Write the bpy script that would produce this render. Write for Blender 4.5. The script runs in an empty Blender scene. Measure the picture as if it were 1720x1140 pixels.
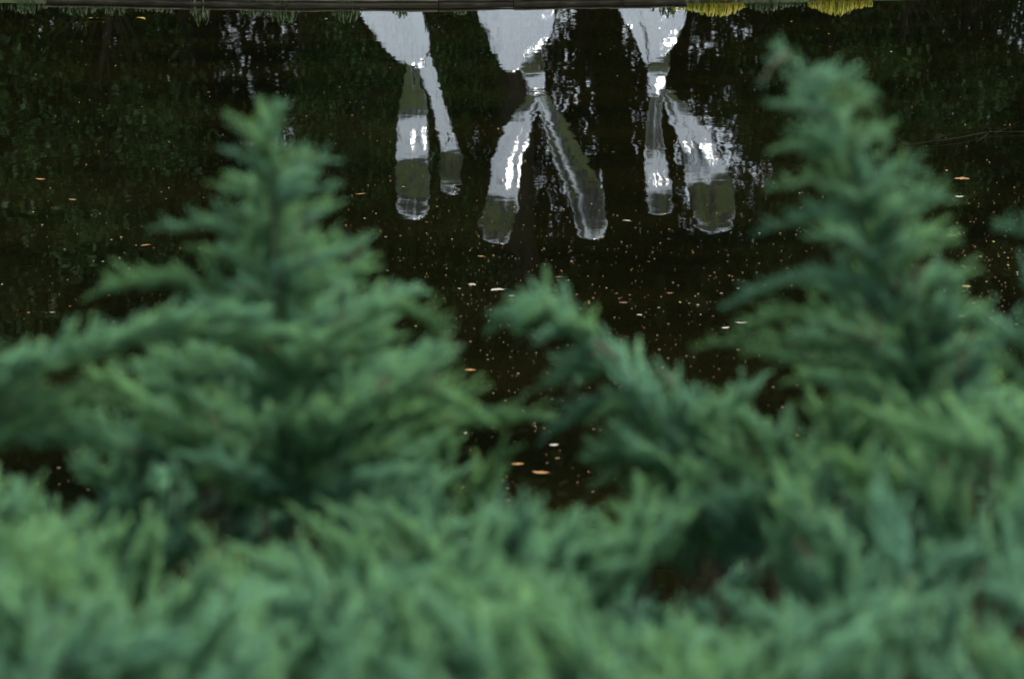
import bpy, math, random
import numpy as np
from mathutils import Vector, Matrix

S = bpy.context.scene
R = math.radians
rnd = random.Random(7)
rng = np.random.default_rng(7)

# ------------------------------------------------------------------ camera
CAM_Z = 2.6
PITCH = R(14.0)
FPX = 1720 * 85.0 / 36.0
cam_d = bpy.data.cameras.new('camera')
cam = bpy.data.objects.new('camera', cam_d)
S.collection.objects.link(cam)
cam.location = (0, 0, CAM_Z)
cam.rotation_euler = (R(90) - PITCH, 0, 0)
cam_d.lens = 85.0
cam_d.sensor_width = 36.0
cam_d.clip_start = 0.05
cam_d.clip_end = 1500
cam_d.dof.use_dof = True
cam_d.dof.focus_distance = 16.0
cam_d.dof.aperture_fstop = 4.0
S.camera = cam

# ------------------------------------------------------------------ world and sun
SUN_EL, SUN_AZ = R(67), R(78)          # azimuth clockwise from +Y
W = bpy.data.worlds.new('World')
S.world = W
W.use_nodes = True
wn, wl = W.node_tree.nodes, W.node_tree.links
wn.clear()
sky = wn.new('ShaderNodeTexSky')
sky.sky_type = 'NISHITA'
sky.sun_disc = False
sky.sun_elevation = SUN_EL
sky.sun_rotation = SUN_AZ
sky.air_density = 1.0
sky.dust_density = 2.0
cl = wn.new('ShaderNodeTexNoise')
cl.inputs['Scale'].default_value = 2.2
cl.inputs['Detail'].default_value = 5
tc = wn.new('ShaderNodeTexCoord')
cr = wn.new('ShaderNodeValToRGB')
cr.color_ramp.elements[0].position = 0.35
cr.color_ramp.elements[0].color = (0.55, 0.55, 0.55, 1)
cr.color_ramp.elements[1].position = 0.65
cr.color_ramp.elements[1].color = (0.95, 0.95, 0.95, 1)
mixw = wn.new('ShaderNodeMix')
mixw.data_type = 'RGBA'
mixw.inputs['B'].default_value = (7.0, 7.6, 7.9, 1)
bg = wn.new('ShaderNodeBackground')
bg.inputs['Strength'].default_value = 0.10
wo = wn.new('ShaderNodeOutputWorld')
wl.new(tc.outputs['Generated'], cl.inputs['Vector'])
wl.new(cl.outputs['Fac'], cr.inputs['Fac'])
wl.new(cr.outputs['Color'], mixw.inputs['Factor'])
wl.new(sky.outputs['Color'], mixw.inputs['A'])
wl.new(mixw.outputs['Result'], bg.inputs['Color'])
wl.new(bg.outputs['Background'], wo.inputs['Surface'])

sd = bpy.data.lights.new('sun', 'SUN')
sun = bpy.data.objects.new('sun', sd)
S.collection.objects.link(sun)
sd.energy = 3.4
sd.angle = R(30)
sd.color = (1.0, 0.96, 0.9)
sv = Vector((math.sin(SUN_AZ) * math.cos(SUN_EL), math.cos(SUN_AZ) * math.cos(SUN_EL), math.sin(SUN_EL)))
sun.rotation_euler = sv.to_track_quat('Z', 'Y').to_euler()
sun.location = sv * 60

S.view_settings.view_transform = 'Standard'
S.view_settings.look = 'None'
S.view_settings.exposure = 0.92
S.view_settings.gamma = 1.0
S.cycles.max_bounces = 8
S.cycles.diffuse_bounces = 3
S.cycles.glossy_bounces = 4
S.cycles.use_denoising = True
S.cycles.sample_clamp_indirect = 6.0


# ------------------------------------------------------------------ helpers
def pdir(px, py):
    x = (px - 860) / FPX
    y = (570 - py) / FPX
    c, s = math.cos(PITCH), math.sin(PITCH)
    return Vector((x, c + y * s, -s + y * c))


def at(px, py, Y):
    d = pdir(px, py)
    return Vector((0, 0, CAM_Z)) + d * (Y / d.y)


def onwater(px, py):
    d = pdir(px, py)
    return Vector((0, 0, CAM_Z)) + d * (-CAM_Z / d.z)


def refl(px, py, Y):
    p = at(px, py, Y)
    p.z = -p.z
    return p


def link(name, me, parent=None, mats=()):
    o = bpy.data.objects.new(name, me)
    S.collection.objects.link(o)
    if parent is not None:
        o.parent = parent
    return o


def tag(o, label=None, cat=None, group=None, kind=None):
    if label: o['label'] = label
    if cat: o['category'] = cat
    if group: o['group'] = group
    if kind: o['kind'] = kind
    return o


def empty(name, loc, label, cat, group=None, rz=0.0):
    e = bpy.data.objects.new(name, None)
    S.collection.objects.link(e)
    e.empty_display_size = 0.2
    e.location = loc
    e.rotation_euler = (0, 0, rz)
    return tag(e, label, cat, group)


def mesh_np(name, V, F, mats, mi=None, attrs=None, smooth=False):
    """V (n,3) floats, F (m,k) ints with k = 3 or 4"""
    V = np.asarray(V, np.float32); F = np.asarray(F, np.int32)
    me = bpy.data.meshes.new(name)
    n, m, k = len(V), len(F), F.shape[1]
    me.vertices.add(n); me.loops.add(m * k); me.polygons.add(m)
    me.vertices.foreach_set('co', V.ravel())
    me.loops.foreach_set('vertex_index', F.ravel())
    me.polygons.foreach_set('loop_start', np.arange(0, m * k, k, dtype=np.int32))
    if mi is not None:
        me.polygons.foreach_set('material_index', np.asarray(mi, np.int32))
    if smooth:
        me.polygons.foreach_set('use_smooth', np.ones(m, bool))
    for mt in mats:
        me.materials.append(mt)
    if attrs:
        for a, vals in attrs.items():
            at_ = me.attributes.new(a, 'FLOAT', 'POINT')
            at_.data.foreach_set('value', np.asarray(vals, np.float32))
    me.update(calc_edges=True)
    return me


class Geo:
    """collects triangles"""
    def __init__(self):
        self.V, self.F, self.A, self.B, self.M, self.n = [], [], [], [], [], 0

    def add(self, V, F, a, b=None, mi=0):
        V = np.asarray(V, float); F = np.asarray(F, int)
        a = np.broadcast_to(np.asarray(a, float), (len(V),))
        b = np.zeros(len(V)) if b is None else np.broadcast_to(np.asarray(b, float), (len(V),))
        self.V.append(V); self.F.append(F + self.n); self.A.append(a); self.B.append(b)
        self.M.append(np.full(len(F), mi)); self.n += len(V)

    def mesh(self, name, mats, origin=None, smooth=False):
        V = np.concatenate(self.V)
        if origin is not None:
            V = V - np.asarray(origin)[None, :]
        return mesh_np(name, V, np.concatenate(self.F), mats, np.concatenate(self.M),
                       {'tip': np.concatenate(self.A), 'hue': np.concatenate(self.B)}, smooth)


def tube_np(P, rad, k=6, cap=True):
    """tapered tube along points, triangles"""
    P = np.asarray(P, float); n = len(P)
    rad = np.broadcast_to(np.asarray(rad, float), (n,))
    T = np.gradient(P, axis=0)
    T /= np.linalg.norm(T, axis=1)[:, None] + 1e-9
    up = np.array([0.3, 0.9, 0.1]) if abs(T[0][2]) > 0.8 else np.array([0, 0, 1.0])
    A = np.cross(T, up); A /= np.linalg.norm(A, axis=1)[:, None] + 1e-9
    Bv = np.cross(T, A)
    th = np.arange(k) / k * 2 * np.pi
    ring = (A[:, None, :] * np.cos(th)[None, :, None] + Bv[:, None, :] * np.sin(th)[None, :, None]) * rad[:, None, None]
    V = (P[:, None, :] + ring).reshape(-1, 3)
    F = []
    for i in range(n - 1):
        for j in range(k):
            a, b = i * k + j, i * k + (j + 1) % k
            c, d = a + k, b + k
            F += [(a, b, d), (a, d, c)]
    if cap:
        V = np.vstack([V, P[0], P[-1]])
        for j in range(k):
            F.append((n * k, (j + 1) % k, j))
            F.append((n * k + 1, (n - 1) * k + j, (n - 1) * k + (j + 1) % k))
    return V, np.array(F)


def smooth_path(pts, n):
    """Catmull-Rom through the points"""
    P = np.array([list(p) for p in pts], float)
    if len(P) == 2:
        t = np.linspace(0, 1, n)[:, None]
        return P[0] * (1 - t) + P[1] * t
    Q = np.vstack([2 * P[0] - P[1], P, 2 * P[-1] - P[-2]])
    out = []
    for u in np.linspace(0, len(P) - 1 - 1e-6, n):
        i = int(u); t = u - i
        p0, p1, p2, p3 = Q[i], Q[i + 1], Q[i + 2], Q[i + 3]
        out.append(0.5 * ((2 * p1) + (-p0 + p2) * t + (2 * p0 - 5 * p1 + 4 * p2 - p3) * t * t + (-p0 + 3 * p1 - 3 * p2 + p3) * t ** 3))
    return np.array(out)


# ------------------------------------------------------------------ materials
def new_mat(name):
    m = bpy.data.materials.new(name)
    m.use_nodes = True
    nt = m.node_tree
    b = nt.nodes['Principled BSDF']
    return m, nt, nt.nodes, nt.links, b


def ramp(nodes, stops):
    r = nodes.new('ShaderNodeValToRGB')
    e = r.color_ramp.elements
    while len(e) < len(stops):
        e.new(0.5)
    for i, (p, c) in enumerate(stops):
        e[i].position = p
        e[i].color = (*c, 1)
    return r


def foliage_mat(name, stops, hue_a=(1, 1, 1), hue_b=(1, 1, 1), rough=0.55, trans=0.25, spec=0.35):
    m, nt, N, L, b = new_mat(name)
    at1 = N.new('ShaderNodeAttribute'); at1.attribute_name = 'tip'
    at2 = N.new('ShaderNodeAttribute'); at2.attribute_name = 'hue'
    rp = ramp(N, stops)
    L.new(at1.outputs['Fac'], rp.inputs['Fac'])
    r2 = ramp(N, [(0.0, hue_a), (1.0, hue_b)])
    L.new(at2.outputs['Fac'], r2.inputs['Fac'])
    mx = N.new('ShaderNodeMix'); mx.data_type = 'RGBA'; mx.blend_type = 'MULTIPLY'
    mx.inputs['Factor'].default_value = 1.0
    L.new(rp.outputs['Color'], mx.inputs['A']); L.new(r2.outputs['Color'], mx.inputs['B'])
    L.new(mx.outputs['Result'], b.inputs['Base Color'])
    b.inputs['Roughness'].default_value = rough
    b.inputs['Specular IOR Level'].default_value = spec
    tr = N.new('ShaderNodeBsdfTranslucent')
    L.new(mx.outputs['Result'], tr.inputs['Color'])
    ms = N.new('ShaderNodeMixShader'); ms.inputs['Fac'].default_value = trans
    out = N['Material Output']
    L.new(b.outputs['BSDF'], ms.inputs[1]); L.new(tr.outputs['BSDF'], ms.inputs[2])
    L.new(ms.outputs['Shader'], out.inputs['Surface'])
    return m


def noise_mat(name, stops, scale=(1, 1, 1), nscale=4, rough=0.85, bump=0.0, detail=6, spec=0.3):
    m, nt, N, L, b = new_mat(name)
    t = N.new('ShaderNodeTexCoord'); mp = N.new('ShaderNodeMapping')
    mp.inputs['Scale'].default_value = scale
    no = N.new('ShaderNodeTexNoise')
    no.inputs['Scale'].default_value = nscale
    no.inputs['Detail'].default_value = detail
    L.new(t.outputs['Object'], mp.inputs['Vector']); L.new(mp.outputs['Vector'], no.inputs['Vector'])
    rp = ramp(N, stops)
    L.new(no.outputs['Fac'], rp.inputs['Fac']); L.new(rp.outputs['Color'], b.inputs['Base Color'])
    b.inputs['Roughness'].default_value = rough
    b.inputs['Specular IOR Level'].default_value = spec
    if bump:
        bp = N.new('ShaderNodeBump'); bp.inputs['Strength'].default_value = bump
        bp.inputs['Distance'].default_value = 0.02
        L.new(no.outputs['Fac'], bp.inputs['Height']); L.new(bp.outputs['Normal'], b.inputs['Normal'])
    return m


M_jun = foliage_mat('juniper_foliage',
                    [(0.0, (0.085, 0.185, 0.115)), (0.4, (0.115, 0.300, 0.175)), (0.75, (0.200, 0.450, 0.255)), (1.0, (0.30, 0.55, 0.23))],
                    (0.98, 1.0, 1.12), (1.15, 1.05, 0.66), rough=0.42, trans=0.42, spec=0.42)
M_wood = noise_mat('juniper_bark', [(0.3, (0.05, 0.040, 0.028)), (0.7, (0.13, 0.10, 0.07))], (6, 6, 40), 6, bump=0.4)
M_bark = noise_mat('tree_bark', [(0.3, (0.018, 0.015, 0.011)), (0.7, (0.055, 0.046, 0.034))], (4, 4, 0.8), 5, bump=0.6)
M_leaf = foliage_mat('broad_leaf', [(0.0, (0.018, 0.038, 0.010)), (0.6, (0.032, 0.062, 0.014)), (1.0, (0.060, 0.100, 0.022))],
                     (0.85, 1, 1.0), (1.15, 1.0, 0.8), trans=0.2, spec=0.3)
M_leafb = foliage_mat('shrub_leaf', [(0.0, (0.018, 0.046, 0.010)), (0.6, (0.036, 0.090, 0.015)), (1.0, (0.075, 0.145, 0.022))],
                      (0.85, 1, 1.0), (1.2, 1.0, 0.7), trans=0.2, spec=0.3)
M_grass = foliage_mat('bank_grass', [(0.0, (0.018, 0.036, 0.012)), (1.0, (0.050, 0.100, 0.028))], (0.8, 1, 1), (1.2, 1, 0.7), trans=0.3)
M_ygrass = foliage_mat('yellow_grass', [(0.0, (0.16, 0.19, 0.02)), (1.0, (0.55, 0.48, 0.035))], (0.75, 1, 0.8), (1.15, 0.9, 0.8), trans=0.3)
M_ground = noise_mat('turf_and_soil', [(0.3, (0.035, 0.045, 0.018)), (0.55, (0.055, 0.08, 0.028)), (0.75, (0.07, 0.055, 0.035))], (1, 1, 1), 1.3, bump=0.8)
M_timber = noise_mat('weathered_timber', [(0.3, (0.018, 0.015, 0.010)), (0.5, (0.055, 0.045, 0.030)), (0.72, (0.12, 0.105, 0.07))], (0.7, 9, 14), 3, bump=0.5)


def water_material():
    m, nt, N, L, b = new_mat('pond_water')
    b.inputs['IOR'].default_value = 1.36
    b.inputs['Roughness'].default_value = 0.018
    b.inputs['Specular IOR Level'].default_value = 0.5
    t = N.new('ShaderNodeTexCoord')
    # murky brown green body colour
    mp0 = N.new('ShaderNodeMapping'); mp0.inputs['Scale'].default_value = (0.25, 0.6, 1)
    n0 = N.new('ShaderNodeTexNoise'); n0.inputs['Scale'].default_value = 1.6; n0.inputs['Detail'].default_value = 5
    L.new(t.outputs['Object'], mp0.inputs['Vector']); L.new(mp0.outputs['Vector'], n0.inputs['Vector'])
    rp = ramp(N, [(0.35, (0.0016, 0.0020, 0.0008)), (0.65, (0.0042, 0.0040, 0.0013))])
    L.new(n0.outputs['Fac'], rp.inputs['Fac']); L.new(rp.outputs['Color'], b.inputs['Base Color'])
    # ripples: three scales of real height in metres
    def nz(scale, sc, detail, rough=0.5, dist=0.0):
        mp = N.new('ShaderNodeMapping'); mp.inputs['Scale'].default_value = scale
        n = N.new('ShaderNodeTexNoise'); n.inputs['Scale'].default_value = sc
        n.inputs['Detail'].default_value = detail; n.inputs['Roughness'].default_value = rough
        n.inputs['Distortion'].default_value = dist
        L.new(t.outputs['Object'], mp.inputs['Vector']); L.new(mp.outputs['Vector'], n.inputs['Vector'])
        return n
    def mul(n, f):
        x = N.new('ShaderNodeMath'); x.operation = 'MULTIPLY'; x.inputs[1].default_value = f
        L.new(n.outputs['Fac'], x.inputs[0]); return x
    def addn(a, c):
        x = N.new('ShaderNodeMath'); x.operation = 'ADD'
        L.new(a.outputs[0], x.inputs[0]); L.new(c.outputs[0], x.inputs[1]); return x
    a = mul(nz((0.9, 0.9, 1), 0.9, 1.0), 0.0018)
    c = mul(nz((1.7, 0.8, 1), 2.6, 1.0, 0.5, 0.3), 0.00110)
    d = mul(nz((1.0, 0.9, 1), 6.5, 2.0), 0.00028)
    h = addn(addn(a, c), d)
    bp = N.new('ShaderNodeBump')
    bp.inputs['Strength'].default_value = 1.0
    bp.inputs['Distance'].default_value = 1.0
    L.new(h.outputs[0], bp.inputs['Height']); L.new(bp.outputs['Normal'], b.inputs['Normal'])
    return m


M_water = water_material()


def steel_material():
    m, nt, N, L, b = new_mat('polished_steel')
    b.inputs['Metallic'].default_value = 1.0
    b.inputs['Base Color'].default_value = (0.60, 0.625, 0.64, 1)
    t = N.new('ShaderNodeTexCoord')
    n = N.new('ShaderNodeTexNoise'); n.inputs['Scale'].default_value = 5; n.inputs['Detail'].default_value = 3
    L.new(t.outputs['Object'], n.inputs['Vector'])
    mp = N.new('ShaderNodeMapping'); mp.inputs['Scale'].default_value = (12, 12, 0.9)
    n2 = N.new('ShaderNodeTexNoise'); n2.inputs['Scale'].default_value = 1.0; n2.inputs['Detail'].default_value = 2
    L.new(t.outputs['Object'], mp.inputs['Vector']); L.new(mp.outputs['Vector'], n2.inputs['Vector'])
    bp = N.new('ShaderNodeBump'); bp.inputs['Strength'].default_value = 1.0; bp.inputs['Distance'].default_value = 0.028
    L.new(n2.outputs['Fac'], bp.inputs['Height']); L.new(bp.outputs['Normal'], b.inputs['Normal'])
    r = N.new('ShaderNodeMapRange'); r.inputs['To Min'].default_value = 0.10; r.inputs['To Max'].default_value = 0.20
    L.new(n.outputs['Fac'], r.inputs['Value']); L.new(r.outputs['Result'], b.inputs['Roughness'])
    return m


M_steel = steel_material()

# ------------------------------------------------------------------ banks, ground, water
bank_px = [(-2600, -14), (-1200, -8), (-500, -3), (0, 0), (150, 2), (300, 5), (420, 9), (600, 9), (740, 9), (870, 7), (1050, 4),
           (1160, 3), (1270, 0), (1480, -4), (1720, -9), (2300, -14), (3600, -18)]
bank_pts = [onwater(*p) for p in bank_px]
bx_ = np.array([p.x for p in bank_pts]); by_ = np.array([p.y for p in bank_pts])


def ybank(x):
    return float(np.interp(x, bx_, by_))


def ynear(x):
    return 4.7 + 0.25 * math.sin(x * 0.9) + 0.12 * math.sin(x * 2.7 + 1)


def zfar(x, y):
    d = y - ybank(x)
    return 0.05 + 0.012 * min(d, 30) + 0.03 * math.sin(x * 0.7 + y * 0.3) * min(1, d / 3)


def znear(x, y):
    if y < 2.2:
        return 1.0 + 0.03 * math.sin(x * 1.3 + y)
    t = (y - 2.2) / (ynear(x) - 2.2)
    return 1.0 * (1 - t) + 0.10 * t


xs = np.unique(np.concatenate([np.linspace(-260, 260, 27), np.linspace(-30, 30, 61), np.linspace(-9, 9, 73)]))
rowsV = []
for x in xs:
    col = []
    for y in (-300, -120, -40, -12, -4, 0, 1.5, 2.2, 2.8, 3.5, 4.1):
        col.append((x, y, znear(x, y) if y > -12 else 1.0))
    yn, yb = ynear(x), ybank(x)
    col += [(x, yn, 0.10), (x, yn + 0.25, -0.3), (x, yn + 2, -0.9), (x, yb - 1.5, -0.9), (x, yb + 0.10, -0.6), (x, yb + 0.12, 0.045)]
    for d in (0.3, 0.8, 1.6, 3, 5, 8, 12, 18, 30, 60, 140, 320):
        col.append((x, yb + d, zfar(x, yb + d)))
    rowsV.append(col)
nr = len(rowsV[0])
V = np.array(rowsV).reshape(-1, 3)
F = [(i * nr + j, (i + 1) * nr + j, (i + 1) * nr + j + 1, i * nr + j + 1) for i in range(len(xs) - 1) for j in range(nr - 1)]
g = link('ground', mesh_np('ground', V, F, [M_ground], smooth=False))
tag(g, kind='structure')

wx = np.linspace(-200, 200, 41)
V = []
for x in wx:
    V += [(x, 3.9, 0.0), (x, ybank(x) + 0.11, 0.0)]
F = [(2 * i, 2 * i + 2, 2 * i + 3, 2 * i + 1) for i in range(len(wx) - 1)]
V = np.array(V)
# bank line needs finer columns near the view
wx = np.unique(np.concatenate([np.linspace(-200, 200, 41), bx_[(bx_ > -60) & (bx_ < 60)]]))
V = []
for x in wx:
    V += [(x, 3.9, 0.0), (x, ybank(x) + 0.11, 0.0)]
F = [(2 * i, 2 * i + 2, 2 * i + 3, 2 * i + 1) for i in range(len(wx) - 1)]
w = link('pond_water', mesh_np('pond_water', np.array(V), F, [M_water]))
tag(w, kind='structure')


# timber edging boards of the far bank
def board(p0, p1, z0, z1, thick, off):
    """one board between two bank points with worn, slightly wavy edges"""
    p0 = np.array(p0); p1 = np.array(p1)
    L_ = np.linalg.norm(p1 - p0); d = (p1 - p0) / L_
    nrm = np.array([d[1], -d[0]])
    if nrm[1] > 0: nrm = -nrm
    k = max(6, int(L_ / 0.12))
    V, F = [], []
    for i in range(k + 1):
        s = 0.003 + (L_ - 0.006) * i / k
        c = p0 + d * s
        wv = 0.003 * math.sin(s * 5 + z0 * 40) + rnd.uniform(-0.002, 0.002)
        bev = 0.005
        prof = [(0, z0), (0, z1 - bev), (bev, z1), (thick, z1), (thick, z0)]
        for (q, z) in prof:
            pt = c + nrm * (off - q + (wv if q < thick else 0))
            V.append((pt[0], pt[1], z + (wv if z > z0 else 0)))
    for i in range(k):
        for j in range(5):
            a, b = i * 5 + j, i * 5 + (j + 1) % 5
            F += [(a, b, b + 5), (a, b + 5, a + 5)]
    for e in (0, k):
        o = e * 5
        F += [(o, o + 1, o + 2), (o, o + 2, o + 3), (o, o + 3, o + 4)]
    return np.array(V), np.array(F)


seg_px = [(150, 500), (500, 735), (735, 945), (945, 1049), (1049, 1150)]
seg_lab = ['under the dark overhanging grass at the left', 'just left of the first white reflection', 'above the leftmost white reflection',
           'above the middle white reflection', 'next to the yellow grass']
for row, (z0, z1, off, rl) in enumerate([(-0.12, 0.034, 0.0, 'lower'), (0.037, 0.058, 0.014, 'upper')]):
    for (a, b_), sl in zip([(60, 300), (300, 480), (480, 735), (735, 862), (862, 1049), (1049, 1160)],
                           ['at the far left under dark grass', 'in the left third of the far bank', 'left of the first pale reflection',
                            'between the first two pale reflections', 'above the middle pale reflection', 'beside the yellow grass']):
        xa = onwater(a, 12).x; xb = onwater(b_, 12).x
        V, F = board((xa, ybank(xa)), (xb, ybank(xb)), z0, z1, 0.07, off + 0.03)
        c = V.mean(axis=0); c[2] = z0
        me = mesh_np('edging_board', V - c, F, [M_timber])
        o = link('edging_board', me); o.location = c
        tag(o, f'weathered brown {rl} timber edging board {sl}', 'edging board', 'timber edging boards along the far bank')

# ------------------------------------------------------------------ grass tufts hanging over the far bank
def tuft(cx, cy, cz, width, n, length, mat, droop=0.5, seed=0, updir=1.25):
    r = np.random.default_rng(seed)
    G = Geo()
    for i in range(n):
        off = r.uniform(-1, 1) if width > 0.55 and n > 200 else float(np.clip(r.normal(0, .45), -1.3, 1.3))
        bx = cx + off * width / 2
        by = cy + r.uniform(-0.02, 0.25)
        L_ = length * r.uniform(0.25, 1.1) * (1 - 0.4 * abs(off)) * (0.8 + 0.3 * math.sin(bx * 9 + seed))
        az = r.uniform(-1.0, 1.0)
        d = np.array([math.sin(az) * 0.7, -math.cos(az), 0])
        pts = []
        for s in np.linspace(0, 1, 6):
            out = L_ * (0.75 * s)
            z = L_ * (updir * s * (1 - s) * 2 - droop * 0.62 * s * s)
            pts.append(np.array([bx, by, cz]) + d * out + np.array([0, 0, z]))
        pts = np.array(pts)
        # never below the water
        pts[:, 2] = np.maximum(pts[:, 2], 0.012 + 0.004 * r.random())
        side = np.cross(d, [0, 0, 1]); wd = 0.006 * r.uniform(0.6, 1.3)
        V = np.vstack([pts - side * wd * np.array([1, 1, .9, .75, .5, .1])[:, None], pts + side * wd * np.array([1, 1, .9, .75, .5, .1])[:, None]])
        F = [(j, j + 1, j + 7) for j in range(5)] + [(j, j + 7, j + 6) for j in range(5)]
        G.add(V, F, np.tile(np.linspace(0, 1, 6), 2), r.random())
    return G


tufts = [(30, .7, 170, .20, 0, 'dark green grass clump hanging over the far bank at its left end'),
         (125, .6, 150, .20, 0, 'dark grass clump beside the left end of the timber edging'),
         (175, .35, 90, .22, 0, 'narrow dark grass clump left of the low sedge on the timber bank'),
         (250, .5, 140, .20, 0, 'wide low green sedge drooping over the timber bank'),
         (330, .28, 90, .26, 2, 'yellowing sedge tuft trailing long blades into the water'),
         (425, .3, 80, .18, 0, 'small green tuft left of the spiky green tuft on the timber edging'),
         (470, .3, 110, .26, 0, 'spiky green grass tuft fanned over the timber edging'),
         (580, .28, 90, .22, 0, 'rounded dark green tuft left of the first pale reflection'),
         (672, .2, 60, .15, 0, 'small green tuft above the leftmost pale reflection'),
         (770, .25, 40, .12, 0, 'thin green tuft between the first two pale reflections'),
         (1130, .3, 90, .22, 0, 'dark green tuft at the left end of the yellow grass'),
         (1195, .75, 460, .20, 1, 'bright yellow green grass patch right of the third pale reflection'),
         (1290, .45, 120, .18, 0, 'dark green grass clump between the two yellow grass patches'),
         (1430, .62, 460, .22, 1, 'bright yellow grass patch near the right end of the far bank'),
         (1335, .4, 90, .16, 0, 'low green grass just left of the right yellow patch')]
for i, (px, wdt, n, ln, kind, lab) in enumerate(tufts):
    x = onwater(px, 10).x; y = ybank(x)
    n = n if kind == 1 else int(n * .55)
    G = tuft(x, y + 0.02, 0.05, wdt, n, ln, None, seed=i + 3)
    if kind == 2:
        G2 = tuft(x, y + 0.02, 0.05, 0.12, 14, 0.35, None, droop=1.2, seed=99)
        for V, F, A, B in zip(G2.V, G2.F, G2.A, G2.B): pass
        mats = [M_ygrass]
        G.V += G2.V; G.F += [f + G.n for f in G2.F]; G.A += G2.A; G.B += G2.B; G.M += G2.M; G.n += G2.n
    mats = [M_ygrass if kind == 1 else M_grass]
    org = (x, y + 0.1, 0.05)
    o = link('grass_tuft', G.mesh('grass_tuft', mats, org)); o.location = org
    tag(o, lab, 'grass tuft', 'grass tufts along the far bank')


# ------------------------------------------------------------------ steel sculptures behind the far bank
def loft(nodes, n=48, k=48, tipcap=True, groove=None):
    """nodes: (center Vector, half width, half depth); rings lie across the path, width in the picture plane"""
    P = smooth_path([c for c, a, b in nodes], n)
    u = np.linspace(0, len(nodes) - 1, n)
    A = np.interp(u, range(len(nodes)), [a for c, a, b in nodes])
    Bd = np.interp(u, range(len(nodes)), [b for c, a, b in nodes])
    ker = np.array([1, 2, 3, 2, 1]) / 9.0
    A = np.convolve(np.pad(A, 2, 'edge'), ker, 'valid'); Bd = np.convolve(np.pad(Bd, 2, 'edge'), ker, 'valid')
    if tipcap:
        # round off the last part
        s = np.concatenate([[0], np.cumsum(np.linalg.norm(np.diff(P, axis=0), axis=1))])
        rem = s[-1] - s
        cl_ = A[-1] * 1.0 + 1e-6
        f = np.sqrt(np.clip(1 - np.clip(1 - rem / (1.35 * cl_), 0, 1) ** 2, 0.0004, 1))
        A = A * f; Bd = Bd * f
    T = np.gradient(P, axis=0); T /= np.linalg.norm(T, axis=1)[:, None]
    side = np.cross(T, np.array([0, 1.0, 0])); side /= np.linalg.norm(side, axis=1)[:, None]
    dep = np.cross(side, T)
    th = np.arange(k) / k * 2 * np.pi
    V = (P[:, None, :] + side[:, None, :] * np.cos(th)[None, :, None] * A[:, None, None]
         + dep[:, None, :] * (np.sin(th) * (1 if groove is None else 1 - groove[1] * np.exp(-((np.cos(th) - groove[0]) / 0.2) ** 2)))[None, :, None] * Bd[:, None, None]).reshape(-1, 3)
    F = []
    for i in range(n - 1):
        for j in range(k):
            a, b = i * k + j, i * k + (j + 1) % k
            F.append((a, b, b + k, a + k))
    Vc = np.vstack([V, P[0], P[-1]])
    me_F = [tuple(f) for f in F]
    tri = [(n * k, (j + 1) % k, j) for j in range(k)] + [(n * k + 1, (n - 1) * k + j, (n - 1) * k + (j + 1) % k) for j in range(k)]
    return Vc, me_F, tri


def loft_obj(name, nodes, parent, origin, mat, **kw):
    V, F, T = loft(nodes, **kw)
    me = bpy.data.meshes.new(name)
    me.from_pydata([tuple(v - np.array(origin)) for v in V], [], F + T)
    me.polygons.foreach_set('use_smooth', np.ones(len(me.polygons), bool))
    me.materials.append(mat)
    me.update()
    return link(name, me, parent)


SY = 27.0
PXM = SY / FPX * 1.02


def nodes_from(rows, Y0=SY):
    """rows: px, py of the reflection centre, width px, lean (m away from the pond), depth ratio"""
    out = []
    for (px, py, wpx, dy, dr) in rows:
        out.append((np.array(refl(px, py, Y0 + dy)), wpx * PXM / 2, wpx * PXM / 2 * dr))
    return out


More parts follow.
